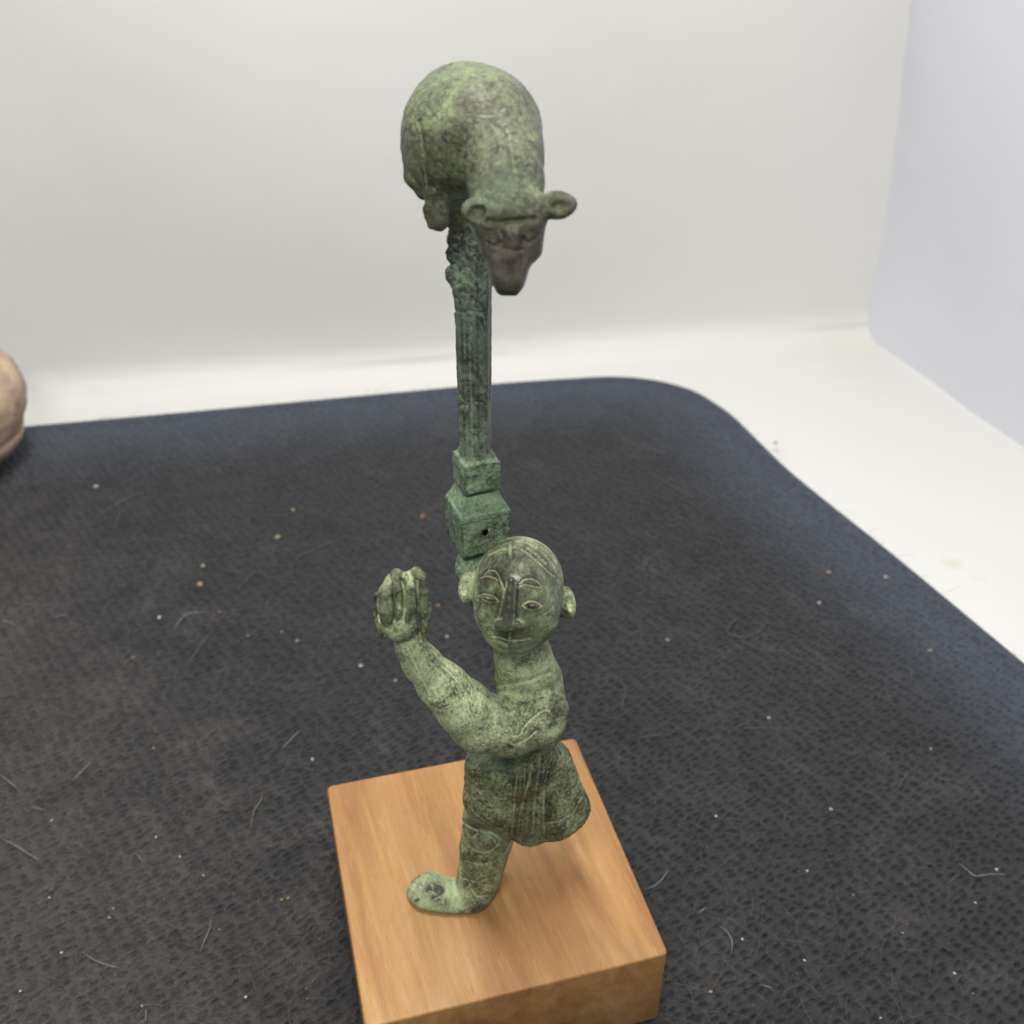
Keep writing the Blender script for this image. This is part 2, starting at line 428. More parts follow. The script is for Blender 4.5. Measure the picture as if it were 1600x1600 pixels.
rings = [(0.00, FZ+0.004), (0.0, MZ-0.16), (0.05, MZ-0.05), (0.14, MZ), (0.30, MZ+0.015), (0.52, MZ-0.01), (0.62, MZ-0.035), (0.74, MZ-0.01), (0.9, MZ)]
vs, fs = [], []; L = len(oc)
for off, z in rings:
    for p, nn_ in zip(oc, nrm): q = p+nn_*off; vs.append((q[0], q[1], z))
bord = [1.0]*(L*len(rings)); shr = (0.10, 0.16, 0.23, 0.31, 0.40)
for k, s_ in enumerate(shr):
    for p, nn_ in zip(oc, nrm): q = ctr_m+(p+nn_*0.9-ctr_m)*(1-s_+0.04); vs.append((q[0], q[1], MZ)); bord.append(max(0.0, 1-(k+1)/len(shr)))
NR = len(rings)+len(shr)
for r in range(NR-1):
    for i in range(L): j = (i+1) % L; fs.append((r*L+i, r*L+j, (r+1)*L+j, (r+1)*L+i))
fs.append(tuple((NR-1)*L+i for i in range(L)))
bmx = bmesh.new()
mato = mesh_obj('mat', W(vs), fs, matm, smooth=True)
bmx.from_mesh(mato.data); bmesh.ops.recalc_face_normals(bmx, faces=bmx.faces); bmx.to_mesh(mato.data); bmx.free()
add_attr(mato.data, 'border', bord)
tag(mato, 'large black felted mat with rounded corners, strewn with hairs and lint', 'mat')

# ------------------------------------------------------------------ statuette on its base
root = bpy.data.objects.new('statuette', None); COL.objects.link(root); root.empty_display_size = 0.02
tag(root, 'small green bronze statuette of a man under a crouching animal, on a square wooden base', 'statuette')

def wood_material():
    m, nt, b = new_mat('cherry_wood'); v = objvec(nt)
    r = mapping(nt, v, (1, 1, 1), (0, 0, -BASE_ROT-math.radians(4)))
    g = mapping(nt, r, (420, 22, 420)); w = mapping(nt, r, (90, 9, 60)); pr = mapping(nt, r, (2600, 170, 2600))
    n1 = noise(nt, g, 1, 5, 0.6, 0.4); n2 = noise(nt, w, 1, 4, 0.6, 0.8); n3 = noise(nt, pr, 1, 2, 0.5)
    n4 = noise(nt, v, 45, 4, 0.6)
    c = ramp(nt, n2, [(0.30, (0.31, 0.145, 0.052)), (0.50, (0.43, 0.232, 0.084)), (0.70, (0.52, 0.310, 0.126))])
    c = mix(nt, 0.75, c, ramp(nt, n1, [(0.32, (0.72, 0.66, 0.60)), (0.62, (1.06, 1.06, 1.06))]), 'MULTIPLY')
    pore = noise(nt, mapping(nt, r, (5200, 420, 5200)), 1, 2, 0.6)
    c = mix(nt, math_(nt, 'MULTIPLY', ramp(nt, pore, [(0.60, (0, 0, 0)), (0.72, (1, 1, 1))]), 0.40), c, (0.20, 0.085, 0.03))
    fl = ramp(nt, n3, [(0.60, (0, 0, 0)), (0.74, (1, 1, 1))])
    c = mix(nt, math_(nt, 'MULTIPLY', fl, 0.22), c, (0.74, 0.47, 0.24))
    st = ramp(nt, n4, [(0.56, (0, 0, 0)), (0.72, (1, 1, 1))])
    c = mix(nt, math_(nt, 'MULTIPLY', st, 0.42), c, (0.40, 0.16, 0.06))
    nt.links.new(c, b.inputs['Base Color'])
    rr = ramp(nt, noise(nt, v, 120, 4, 0.6), [(0.35, (0.50,)*3), (0.7, (0.66,)*3)]); nt.links.new(rr, b.inputs['Roughness'])
    p = bump(nt, None, n1, 0.25, 0.0002); bump(nt, b, n3, 0.22, 0.00012, p)
    return m
woodm = wood_material()
bm = bmesh.new(); bmesh.ops.create_cube(bm, size=1.0)
for v in bm.verts: v.co = Vector((v.co.x*BASE_S, v.co.y*BASE_S, (v.co.z-0.5)*BASE_H))
vert_e = [e for e in bm.edges if abs(e.verts[0].co.z-e.verts[1].co.z) > 0.5]
bmesh.ops.bevel(bm, geom=vert_e, offset=0.10, segments=4, profile=0.5, affect='EDGES')
top_e = [e for e in bm.edges if all(abs(v.co.z) < 1e-4 for v in e.verts) and len(e.link_faces) == 2]
bot_e = [e for e in bm.edges if all(abs(v.co.z+BASE_H) < 1e-4 for v in e.verts)]
bmesh.ops.bevel(bm, geom=top_e+bot_e, offset=0.045, segments=3, profile=0.5, affect='EDGES')
Rb = Matrix.Rotation(BASE_ROT, 4, 'Z')
me = bpy.data.meshes.new('wooden_base')
for v in bm.verts: v.co = (Rb @ v.co+Vector((0, 0, BASE_H+0.004)))*0.01
bm.to_mesh(me); bm.free(); me.materials.append(woodm)
base = bpy.data.objects.new('wooden_base', me); COL.objects.link(base); base.parent = root
me.polygons.foreach_set('use_smooth', [True]*len(me.polygons)); me.set_sharp_from_angle(angle=math.radians(40))
base['label'] = 'square block of reddish brown wood with eased edges'

# --- the man
brz_man = bronze('bronze_man', (0.050, 0.052, 0.034), (0.165, 0.198, 0.108), (0.53, 0.62, 0.36), 0.01, (0.20, 0.28, 0.17), 0.50)
brz_tunic = bronze('bronze_tunic', (0.044, 0.046, 0.030), (0.150, 0.176, 0.092), (0.39, 0.45, 0.24), -0.005, (0.14, 0.20, 0.12), 0.46)
brz_col = bronze('bronze_column', (0.045, 0.050, 0.043), (0.118, 0.140, 0.110), (0.25, 0.34, 0.23), -0.02, (0.115, 0.175, 0.120), 0.5)
brz_bear = bronze('bronze_animal', (0.060, 0.064, 0.040), (0.115, 0.135, 0.075), (0.26, 0.33, 0.17), -0.045, (0.14, 0.21, 0.12), 0.44)

man = Sculpt()
HD = 11.45
# head
hc = at(809, 930, HD+0.1); px_h = cmpx(809, 930, HD)
Rh = np.stack([cr, cu, -fw])                       # rows: local axes
def tiltR(R, deg):                                 # turn about the view axis
    a = math.radians(deg); c, s = math.cos(a), math.sin(a)
    return np.stack([R[0]*c+R[1]*s, -R[0]*s+R[1]*c, R[2]])
man.ell(hc, (71*px_h, 90*px_h, 0.74), tiltR(Rh, -3), k=0.02)
man.ell(at(812, 905, HD+0.28), (67*px_h, 66*px_h, 0.80), Rh, k=0.10)            # back of the skull
man.ell(at(804, 985, HD-0.12), (44*px_h, 34*px_h, 0.50), Rh, k=0.14)             # jaw
man.ell(at(766, 962, HD-0.22), (20*px_h, 22*px_h, 0.18), Rh, k=0.12); man.ell(at(846, 968, HD-0.18), (22*px_h, 24*px_h, 0.18), Rh, k=0.12)  # cheeks
# nose, lips
man.pcone((799, 908, HD-0.62), 7, (797, 950, HD-0.77), 8, 0.03); man.pcone((797, 950, HD-0.77), 8, (795, 976, HD-0.80), 12, 0.03)
man.pcone((780, 977, HD-0.62), 8, (787, 977, HD-0.68), 9, 0.03); man.pcone((813, 978, HD-0.62), 8, (806, 978, HD-0.68), 9, 0.03)
man.pcone((785, 1006, HD-0.56), 7, (812, 1006, HD-0.56), 7, 0.05)
for ex_, ey_ in ((764, 935), (832, 946)): man.ell(at(ex_, ey_, HD-0.50 if ex_ < 800 else HD-0.55), (11*px_h, 5.5*px_h, 0.10), tiltR(Rh, -8), k=0.015)
# ears
for ex, ey, dx, k1, sgn in ((729, 918, -1, 1.0, -1), (887, 942, 1, 1.0, 1)):
    D = HD+0.30
    man.ell(at(ex, ey, D), (13*px_h, 27*px_h, 0.13), tiltR(Rh, 8*sgn), k=0.05)
    man.ell(at(ex+sgn*3, ey+1, D-0.13), (6*px_h, 16*px_h, 0.10), tiltR(Rh, 8*sgn), k=0.03, cut=True)
    man.pcone((ex-sgn*12, ey-12, D), 11, (ex-sgn*12, ey+12, D), 10, 0.07)
# neck, chest, shoulders
man.pcone((812, 1000, 11.60), 43, (826, 1065, 11.62), 50, 0.06)
man.pcone((826, 1065, 11.65), 52, (832, 1125, 11.65), 54, 0.10)
man.pcone((822, 1130, 11.74), 46, (808, 1210, 11.82), 44, 0.12)
man.pcone((838, 1115, 11.38), 47, (842, 1098, 11.42), 42, 0.10)
# raised arm
man.chain([(838, 1120, 11.20, 48), (795, 1135, 11.0, 46), (748, 1128, 10.88, 46), (725, 1105, 10.84, 43), (690, 1070, 10.82, 37), (658, 1035, 10.82, 29), (640, 1008, 10.82, 25)], 0.08)
# sleeve tail / flap on the shoulder
man.pcone((800, 1158, 10.98), 20, (868, 1108, 11.12), 22, 0.07)
# hand: palm, four curled fingers, thumb
HDp = 10.82
man.ell(at(624, 958, HDp+.02), (33*px_h, 42*px_h, 0.17), tiltR(Rh, -6), k=0.06)
man.ell(at(632, 930, HDp+.06), (37*px_h, 36*px_h, 0.14), tiltR(Rh, -4), k=0.05)
man.chain([(609, 975, HDp-.08, 12), (602, 950, HDp-.16, 14), (604, 925, HDp-.15, 12), (611, 906, HDp-.02, 10)], 0.025)      # little finger, thick
man.chain([(620, 972, HDp-.12, 5), (625, 948, HDp-.20, 6), (620, 920, HDp-.16, 7), (620, 899, HDp-.03, 11)], 0.02)             # ring finger, knuckle on top
man.chain([(634, 978, HDp-.12, 5), (643, 948, HDp-.20, 7), (642, 920, HDp-.17, 8), (638, 902, HDp-.04, 9)], 0.02)              # middle finger
man.chain([(640, 900, HDp+.00, 8), (650, 894, HDp-.03, 8.5), (660, 903, HDp-.07, 8.5), (662, 925, HDp-.10, 7.5), (661, 957, HDp-.08, 7)], 0.012)   # index finger bent over
man.chain([(655, 1005, HDp+.02, 10), (662, 975, HDp+.05, 9), (668, 955, HDp+.05, 6.5), (671, 945, HDp+.05, 4.5)], 0.03)
man.chain([(600, 990, HDp+.10, 9), (591, 960, HDp+.12, 7), (590, 930, HDp+.10, 6)], 0.03)
# leg and boot
man.chain([(775, 1235, 11.80, 46), (764, 1285, 11.62, 41), (755, 1325, 11.58, 36), (748, 1368, 11.56, 33), (742, 1392, 11.55, 32)], 0.06)
man.pcone((776, 1300, 11.85), 30, (762, 1375, 11.8), 20, 0.08)
f0 = onz(700, 1408, 0.0)
a = math.radians(-6)
Rf = np.array([[math.cos(a), math.sin(a), 0], [-math.sin(a), math.cos(a), 0], [0, 0, 1]])
man.ell(f0+np.array([-0.02, 0.05, 0.10]), (0.70, 0.35, 0.165), Rf, k=0.05)
man.ell(onz(672, 1402, 0)+np.array([0, 0.04, 0.12]), (0.37, 0.37, 0.19), Rf, k=0.04)
man.ell(onz(742, 1408, 0)+np.array([0, 0.03, 0.18]), (0.27, 0.33, 0.30), Rf, k=0.08)
man.box(f0+np.array([0, 0, -0.52]), (2, 2, 0.5), k=0.01, cut=True)

lines = [  # px polylines: width, depth (+ cut / - raised), chalk in the line, front limit
    ([(748, 930), (757, 928), (766, 930), (774, 934), (779, 939)], 1.35, 0.012, 0.9), ([(750, 931), (757, 937), (766, 941), (779, 940)], 1.35, 0.012, 0.9),
    ([(816, 946), (825, 940), (835, 940), (847, 946)], 1.35, 0.012, 0.9), ([(816, 946), (824, 951), (832, 953), (840, 951), (847, 946)], 1.35, 0.012, 0.9),
    ([(757, 899), (762, 893), (768, 891), (776, 894), (781, 903), (785, 914)], 1.3, 0.010, 0.9), ([(752, 903), (760, 900), (770, 902), (777, 906)], 1.2, 0.010, 0.9),
    ([(784, 908), (787, 920), (786, 935)], 1.6, 0.010, 0.4),
    ([(812, 912), (818, 906), (828, 904), (838, 908), (847, 916)], 1.3, 0.010, 0.9), ([(809, 918), (818, 913), (828, 915), (845, 918)], 1.2, 0.008, 0.8),
    ([(768, 994), (780, 996), (797, 1001)], 2.0, 0.020, 0.0), ([(797, 1001), (812, 1000), (828, 997)], 1.9, 0.014, 0.85),
    ([(797, 984), (796, 997)], 3.5, 0.030, 0.0),
    ([(806, 910), (805, 930), (803, 960), (802, 974)], 1.6, 0.020, 0.0), ([(793, 908), (790, 922)], 1.5, 0.010, 0.0),
    ([(789, 920), (784, 945), (779, 966)], 2.4, 0.014, 0.0),
    ([(797, 852), (798, 870)], 3.2, 0.018, 0.0), ([(763, 862), (774, 856), (786, 851), (800, 847)], 1.6, 0.010, 0.45),
    ([(815, 859), (826, 866), (842, 880), (856, 893), (866, 900)], 1.5, 0.012, 0.3), ([(824, 857), (838, 867), (852, 880)], 2.6, 0.016, 0.0),
    ([(830, 852), (848, 864), (862, 880), (872, 898)], 1.4, 0.010, 0.25), ([(805, 846), (822, 848), (840, 856)], 1.4, 0.010, 0.35), ([(764, 868), (780, 860), (795, 857)], 1.6, 0.010, 0.2),
    ([(850, 960), (860, 953), (864, 947)], 1.3, 0.008, 0.5),
]
body_lines = [([(772, 1073), (800, 1069), (830, 1062), (858, 1052)], 4.5, 0.030, 0.0),
    ([(652, 906), (653, 940), (655, 975), (657, 1002)], 1.9, 0.045, 0.0), 
    ([(613, 915), (617, 940), (616, 968)], 1.8, 0.035, 0.0), ([(628, 908), (632, 925), (631, 950)], 2.6, 0.05, 0.0), ([(590, 935), (594, 975), (606, 1000)], 1.5, 0.02, 0.0),
    ([(800, 1150), (812, 1148), (822, 1132), (846, 1112), (858, 1110)], 2.0, 0.018, 0.25), ([(798, 1160), (806, 1163), (826, 1152), (838, 1142)], 2.6, 0.02, 0.6),
    ([(690, 1040), (712, 1062), (738, 1098)], 1.5, 0.012, 0.3), ([(636, 1010), (650, 1040), (672, 1085)], 1.4, 0.010, 0.0), ([(672, 1035), (700, 1062)], 1.5, 0.012, 0.3),
    ([(733, 1322), (745, 1330), (765, 1330), (780, 1318)], 2.0, 0.016, 0.4), ([(706, 1370), (710, 1395), (702, 1425)], 3.0, 0.016, 0.0), ([(656, 1385), (668, 1400), (664, 1425)], 2.0, 0.014, 0.0), ([(733, 1380), (745, 1400), (762, 1398)], 2.2, 0.016, 0.0),
    ([(740, 1308), (752, 1300), (768, 1308), (776, 1320)], 2.0, 0.014, 0.0),
    ([(724, 1285), (740, 1295), (760, 1300), (775, 1302)], 3.0, 0.025, 0.0), ([(728, 1345), (750, 1350), (775, 1346)], 1.6, 0.010, 0.2), ([(725, 1372), (745, 1378), (762, 1372)], 1.6, 0.012, 0.2),
]
def line_field(P, L, dmax):
    X, Y, T = pix(P); g = np.zeros(X.shape, np.float32); ch = np.zeros(X.shape, np.float32)
    for pts, w, dep, chalk in L:
        xs_ = [p[0] for p in pts]; ys_ = [p[1] for p in pts]
        m = (X > min(xs_)-8) & (X < max(xs_)+8) & (Y > min(ys_)-8) & (Y < max(ys_)+8) & (T < dmax)
        if not m.any(): continue
        d = poly_dist(X[m], Y[m], pts); e = np.exp(-(d/w)**2)
        g[m] = np.maximum(g[m], e*dep)
        if chalk: ch[m] = np.maximum(ch[m], np.exp(-(d/(w*0.80))**2)*chalk)
    return g, ch
face_T = (hc-CAM)@fw-0.12
def man_post(P):
    g, _ = line_field(P, lines, face_T); g2, _ = line_field(P, body_lines, 19.0)
    rough = np.clip(region(P, [(at(700, 1080, 10.8), 0.9, 1.0), (at(800, 1130, 11.0), 0.7, 0.8), (at(625, 960, 10.8), 0.5, 0.6), (at(750, 1350, 11.5), 0.9, 0.9)]), 0.12, 1.1)
    n = vnoise(P, 9)*0.006+vnoise(P, 22, 1)*0.006+vnoise(P, 45, 2)*0.004
    hm = region(P, [(at(760, 1130, 10.6), 0.42, 1.0), (at(700, 1085, 10.6), 0.35, 0.7)])*np.clip(vnoise(P, 6, 8)+0.25, 0, 1)
    hatch = 0.0065*np.sin(2*np.pi*((P@(cr*0.96+cu*0.28))/0.050+0.6*vnoise(P, 7, 9)))*hm
    return (g+g2+n*rough+hatch).astype(np.float32)
man.post.append(man_post)
def man_groove(v):
    _, c = line_field(v, lines, face_T); _, c2 = line_field(v, body_lines, 19.0)
    return np.maximum(c, c2)
figure = sculpt_obj('figure', man, brz_man, root, 0.0125,
    pale=[(at(690, 1070, 10.6), 0.8, 0.75), (at(815, 1055, 11.2), 0.35, 1.1), (at(745, 1120, 10.6), 0.6, 0.4), (at(632, 945, 10.62), 0.22, 0.8), (onz(685, 1405, 0.2), 0.50, 1.35), (onz(745, 1400, 0.2), 0.3, 0.5), (at(809, 930, 10.8), 0.7, -0.75), (at(805, 878, 10.95), 0.30, -0.55), (at(812, 846, 11.2), 0.25, 0.7), (at(729, 920, 11.6), 0.2, 1.0), (at(887, 942, 11.6), 0.2, 0.6)],
    worn=[(at(809, 925, 10.85), 0.62, 1.6)],
    warm=[(at(601, 945, 10.65), 0.13, 0.9), (at(620, 898, 10.8), 0.08, 0.7), (at(820, 985, 10.85), 0.18, 0.9), (at(775, 965, 10.85), 0.14, 0.5), (at(815, 1155, 10.8), 0.25, 0.6), (at(742, 1140, 10.6), 0.3, 0.25), (at(788, 940, 10.8), 0.12, 0.5), (onz(680, 1390, 0.32), 0.16, 2.4), (onz(692, 1412, 0.30), 0.12, 2.0), (onz(745, 1422, 0.25), 0.18, 2.0), (onz(652, 1402, 0.2), 0.10, 2.0), (at(815, 1075, 11.2), 0.16, 0.5)], groove=man_groove)
figure['label'] = 'man with round head and one raised arm, striding in a boot'

# --- tunic
tun = Sculpt()
def skirt(P):
    # flared cone of cloth: waist to hem, ellipse section
    top, bot = at(812, 1160, 11.72), at(842, 1268, 11.92)
    ax = bot-top; L_ = np.linalg.norm(ax); ax = ax/L_
    q = P-top; t = q@ax; h = np.clip(t/L_, 0, 1)
    r = q-t[..., None]*ax
    ang = np.arctan2(r@np.cross(ax, np.array([1.0, 0, 0])), r[..., 0])
    ex = 0.50+0.33*h**1.1; ey = 0.46+0.20*h
    fold = 1+0.035*np.sin(ang*7+1.0)*np.clip(h, 0, 1)
    d = (np.sqrt((r[..., 0]/(ex*fold))**2+((r**2).sum(-1)-r[..., 0]**2)/(ey*fold)**2)-1)*np.minimum(ex, ey)
    cap = np.maximum(t-L_, -t-0.05)
    k = 0.05; hh = np.clip(0.5-0.5*(d-cap)/k, 0, 1)
    return d+(cap-d)*hh+k*hh*(1-hh)
tun.prims.append((skirt, at(825, 1230, 11.85), 1.4, 0.05, False))
tun.pcone((768, 1195, 11.55), 42, (768, 1245, 11.48), 43, 0.10)               # cloth over the forward thigh
tun.pcone((768, 1245, 11.48), 42, (790, 1280, 11.50), 30, 0.10)
tun.pcone((858, 1190, 11.85), 36, (870, 1262, 11.93), 50, 0.12)
tun.pcone((822, 1140, 11.72), 51, (806, 1190, 11.66), 60, 0.08)
def hem(P):
    top, bot = at(812, 1160, 11.72), at(842, 1268, 11.92); ax = bot-top; L_ = np.linalg.norm(ax)
    return L_+0.035-(P-top)@(ax/L_)+0.02*np.sin(P[..., 0]*9)
tun.prims.append((hem, at(830, 1260, 11.9), 2.5, 0.025, True))
tun_lines = [
    ([(833, 1170), (828, 1210), (815, 1260), (808, 1300)], 3.0, 0.035, 0.0), ([(845, 1165), (842, 1200), (836, 1240), (832, 1300)], 3.0, 0.035, 0.0),
    ([(820, 1200), (818, 1250), (816, 1295)], 1.4, 0.016, 0.0), ([(826, 1235), (824, 1270), (822, 1300)], 1.4, -0.012, 0.45), ([(808, 1210), (803, 1255), (799, 1300)], 1.8, 0.018, 0.0),
    ([(855, 1150), (862, 1180), (852, 1215), (849, 1260), (850, 1300)], 2.2, 0.020, 0.0), ([(870, 1140), (866, 1160), (874, 1180)], 2.0, 0.02, 0.0),
    ([(786, 1278), (800, 1280), (812, 1282)], 1.5, -0.012, 0.35), ([(787, 1290), (803, 1291), (822, 1287)], 1.5, -0.010, 0.55),
    ([(740, 1228), (738, 1245), (745, 1258)], 1.5, -0.01, 0.2), ([(730, 1255), (745, 1272), (765, 1287), (785, 1297)], 1.8, 0.014, 0.0),
    ([(850, 1285), (875, 1282), (898, 1265), (908, 1245)], 1.6, 0.014, 0.1),
]
def tun_post(P):
    g, _ = line_field(P, tun_lines, 17.2)
    return (g+vnoise(P, 7, 3)*0.008+vnoise(P, 20, 4)*0.007+vnoise(P, 45, 5)*0.004).astype(np.float32)
tun.post.append(tun_post)
tunic = sculpt_obj('tunic', tun, brz_tunic, figure, 0.0125,
    pale=[(at(768, 1235, 11.3), 0.3, 0.35), (at(890, 1230, 11.6), 0.5, 0.15), (at(835, 1200, 11.4), 0.3, -1.0)], warm=[(at(812, 1285, 11.3), 0.2, 0.6), (at(850, 1290, 11.3), 0.3, 0.3)],
    groove=lambda v: line_field(v, tun_lines, 17.2)[1])
tunic['label'] = 'flared knee length tunic with engraved front pleats'

# --- column
def Rz(deg):
    a = math.radians(deg); return np.array([[math.cos(a), math.sin(a), 0], [-math.sin(a), math.cos(a), 0], [0, 0, 1]])
CD = 12.55
rough_amp = lambda P, s: (vnoise(P, 8, s)*0.010+vnoise(P, 20, s+1)*0.010+vnoise(P, 44, s+2)*0.006).astype(np.float32)
zb = lambda py, D=CD: at(745, py, D)[2]
sh = Sculpt()
pa, pb = at(743, 715, CD), at(738, 350, CD)
pb[2] = pa[2]+(pb[2]-pa[2])
def shaft(P):
    ax = pb-pa; L_ = np.linalg.norm(ax); ax = ax/L_; q = P-pa; t = q@ax
    ex = Rz(33)[0]; ey = np.cross(ax, ex); x = q@ex; y = q@ey; h = np.clip(t/L_, 0, 1)
    w = 0.212+0.030*h
    d = np.maximum(np.maximum(np.abs(x), np.abs(y)), (np.abs(x)+np.abs(y))*0.7071*1.06)-w
    return np.maximum(d, np.maximum(-t, t-L_))
sh.prims.append((shaft, (pa+pb)/2, np.linalg.norm(pb-pa)/2+0.3, 0.03, False))
for k, (x, y, r) in enumerate([(704, 400, 10), (703, 430, 11), (712, 450, 10), (708, 372, 12), (745, 470, 10), (726, 478, 8), (722, 360, 14), (757, 380, 12)]):
    sh.ell(at(x+4, y, CD-0.12), (r*0.0085, 0.09, r*0.011), k=0.06)
col_lines = [([(726, 505), (726, 560)], 1.8, 0.020, 0.0), ([(718, 512), (719, 545)], 3.0, -0.015, 0.0), ([(723, 566), (728, 572), (724, 580), (720, 573)], 1.5, -0.02, 0.0),
             ([(736, 510), (734, 560), (737, 640), (738, 710)], 2.2, 0.012, 0.0), ([(757, 500), (754, 600), (752, 700)], 1.5, -0.012, 0.0), ([(764, 480), (764, 600), (762, 700)], 1.3, 0.012, 0.0),
             ([(716, 612), (724, 626), (732, 630)], 1.6, 0.02, 0.0), ([(722, 634), (730, 634)], 3.5, 0.03, 0.0), ([(742, 628), (752, 630)], 1.6, 0.02, 0.0),
             ([(719, 680), (720, 684)], 2.5, 0.03, 0.0), ([(706, 485), (722, 488), (738, 487), (752, 490)], 2.6, 0.014, 0.0), ([(712, 480), (736, 481)], 2.0, -0.014, 0.0)]
sh.post.append(lambda P: line_field(P, col_lines, 19)[0]+rough_amp(P, 6)*(0.35+1.9*np.clip((P[..., 2]-10.2)/1.2, 0, 1)).astype(np.float32))
brz_blk = bronze('bronze_block', (0.045, 0.055, 0.043), (0.130, 0.185, 0.130), (0.33, 0.45, 0.28), 0.01, (0.18, 0.29, 0.18), 0.5)
column = sculpt_obj('column', sh, brz_col, root, 0.014, pale=[(at(722, 690, 12.3), 0.5, 0.7), (at(715, 430, 12.3), 0.3, 0.6), (at(742, 485, 12.3), 0.12, 0.8), (at(750, 600, 12.3), 0.7, -0.25)])
column['label'] = 'tall slender faceted column rising behind the man'
bx = Sculpt(); RB = Rz(22)
pc = at(744, 724, CD)
bx.box(pc+np.array([0, 0, -0.10]), (0.265, 0.265, 0.22), RB, 0.02, 0.03)
bx.box(pc+np.array([0, 0, 0.10]), (0.23, 0.23, 0.14), RB, 0.05, 0.05, taper=0.15)
bx.post.append(lambda P: line_field(P, [([(722, 735), (740, 728), (758, 731), (780, 722)], 1.8, -0.022, 0), ([(728, 757), (758, 728), (776, 742)], 1.5, -0.014, 0), ([(725, 735), (727, 762)], 2, -0.015, 0)], 19)[0]+rough_amp(P, 9)*0.6)
cb = sculpt_obj('collar', bx, brz_blk, column, 0.0135, pale=[(at(750, 705, 12.2), 0.2, 0.7), (at(715, 730, 12.3), 0.2, 0.3)])
bb = Sculpt(); bc = at(746, 812, CD)
bb.box(bc+np.array([0, 0, -0.02]), (0.37, 0.37, 0.33), RB, 0.015, 0.02)
def bevel_roof(P):
    q = (P-(bc+np.array([0, 0, 0.30])))@RB.T; m = np.maximum(np.abs(q[..., 0]), np.abs(q[..., 1]))
    return np.maximum(np.maximum((m-(0.355-0.42*q[..., 2]))*0.9, -q[..., 2]-0.05), q[..., 2]-0.27)
bb.prims.append((bevel_roof, bc+np.array([0, 0, 0.45]), 0.6, 0.03, False))
bb.cone(at(757, 834, 12.1), 0.035, at(759, 832, 12.6), 0.03, 0.01, cut=True)
bb.post.append(lambda P: line_field(P, [([(757, 832), (763, 827)], 3, 0.03, 0), ([(724, 800), (723, 860)], 2.0, -0.012, 0)], 19)[0]+rough_amp(P, 12)*0.6)
blk = sculpt_obj('capital_block', bb, brz_blk, column, 0.0135, pale=[(at(750, 772, 12.2), 0.28, 0.9), (at(708, 770, 12.4), 0.25, 0.7), (at(760, 825, 12.0), 0.3, 0.1)])
blk['label'] = 'square block with sloped shoulders and a small dark hole'
st = Sculpt()
st.chain([(745, 852, 12.5, 26), (740, 890, 12.35, 27), (758, 930, 12.2, 26), (792, 985, 12.1, 26), (812, 1050, 12.05, 34), (835, 1130, 12.05, 44)], 0.10)
st.ell(at(729, 878, 12.3), (0.12, 0.14, 0.16), k=0.05)
st.ell(at(742, 905, 12.2), (0.12, 0.14, 0.12), k=0.05)
st.post.append(lambda P: rough_amp(P, 15)*1.3)
stm = sculpt_obj('stem', st, brz_blk, column, 0.015, pale=[(at(735, 885, 12.1), 0.3, 0.8)], warm=[(at(770, 1030, 12.0), 0.3, 0.6)])
stm['label'] = 'lumpy stem joining the column to the back of the man'

# --- crouching animal
be = Sculpt(); k_ = 0.10
be.ell(at(728, 195, 12.45), (0.68, 0.80, 0.66), tiltR(np.eye(3), 0), k=0.1)
be.ell(at(752, 205, 12.15), (0.68, 0.78, 0.66), k=0.12)
be.ell(at(700, 228, 12.35), (0.50, 0.65, 0.56), k=0.22)               # haunch, left
be.ell(at(792, 245, 11.70), (0.40, 0.50, 0.46), k=0.16)
be.pcone((780, 235, 11.75), 56, (790, 285, 11.25), 58, 0.14)      # shoulders to neck
be.pcone((790, 285, 11.25), 56, (792, 325, 10.98), 50, 0.12)
# head
bhd = 10.85; pb_ = cmpx(793, 370, bhd)
Rf_ = np.stack([cr, fw, cu])
def tx(R, deg):                                    # nod about the side axis
    a = math.radians(deg); c, s_ = math.cos(a), math.sin(a); return np.stack([R[0], R[1]*c+R[2]*s_, -R[1]*s_+R[2]*c])
be.ell(at(790, 346, bhd+.10), (58*pb_, 30*pb_, 0.34), Rh, k=0.08)
be.box(at(794, 396, bhd-.04), (39*pb_, 0.26, 64*pb_), tx(Rf_, -4), 0.15, 0.07, taper=-0.44)        # flat-sided wedge of the face
be.pcone((803, 364, bhd-.24), 14, (798, 400, bhd-.28), 10, 0.10)             # brow and bridge
be.pcone((832, 350, bhd-.04), 18, (828, 388, bhd-.06), 19, 0.14); be.pcone((762, 350, bhd-.04), 18, (768, 384, bhd-.06), 15, 0.12)   # cheeks
be.pcone((794, 405, bhd-.22), 14, (791, 440, bhd-.24), 12, 0.08)
be.ell(at(770, 376, bhd-.42), (11*pb_, 7*pb_, 0.06), tiltR(Rh, -15), k=0.03, cut=True); be.ell(at(828, 373, bhd-.42), (10*pb_, 7*pb_, 0.06), tiltR(Rh, 12), k=0.03, cut=True)
be.ell(at(783, 452, bhd-.24), (4*pb_, 3*pb_, 0.05), Rh, k=0.02, cut=True); be.ell(at(799, 452, bhd-.24), (4*pb_, 3*pb_, 0.05), Rh, k=0.02, cut=True)
be.pcone((752, 322, bhd+.08), 12, (790, 322, bhd-.04), 14, 0.10); be.pcone((790, 322, bhd-.04), 14, (840, 317, bhd+.04), 14, 0.10)
be.ell(at(745, 326, bhd-.02), (25*pb_, 20*pb_, 0.085), tiltR(Rh, 22), k=0.05)
be.ell(at(743, 333, bhd-.13), (16*pb_, 11*pb_, 0.08), tiltR(Rh, 22), k=0.025, cut=True)
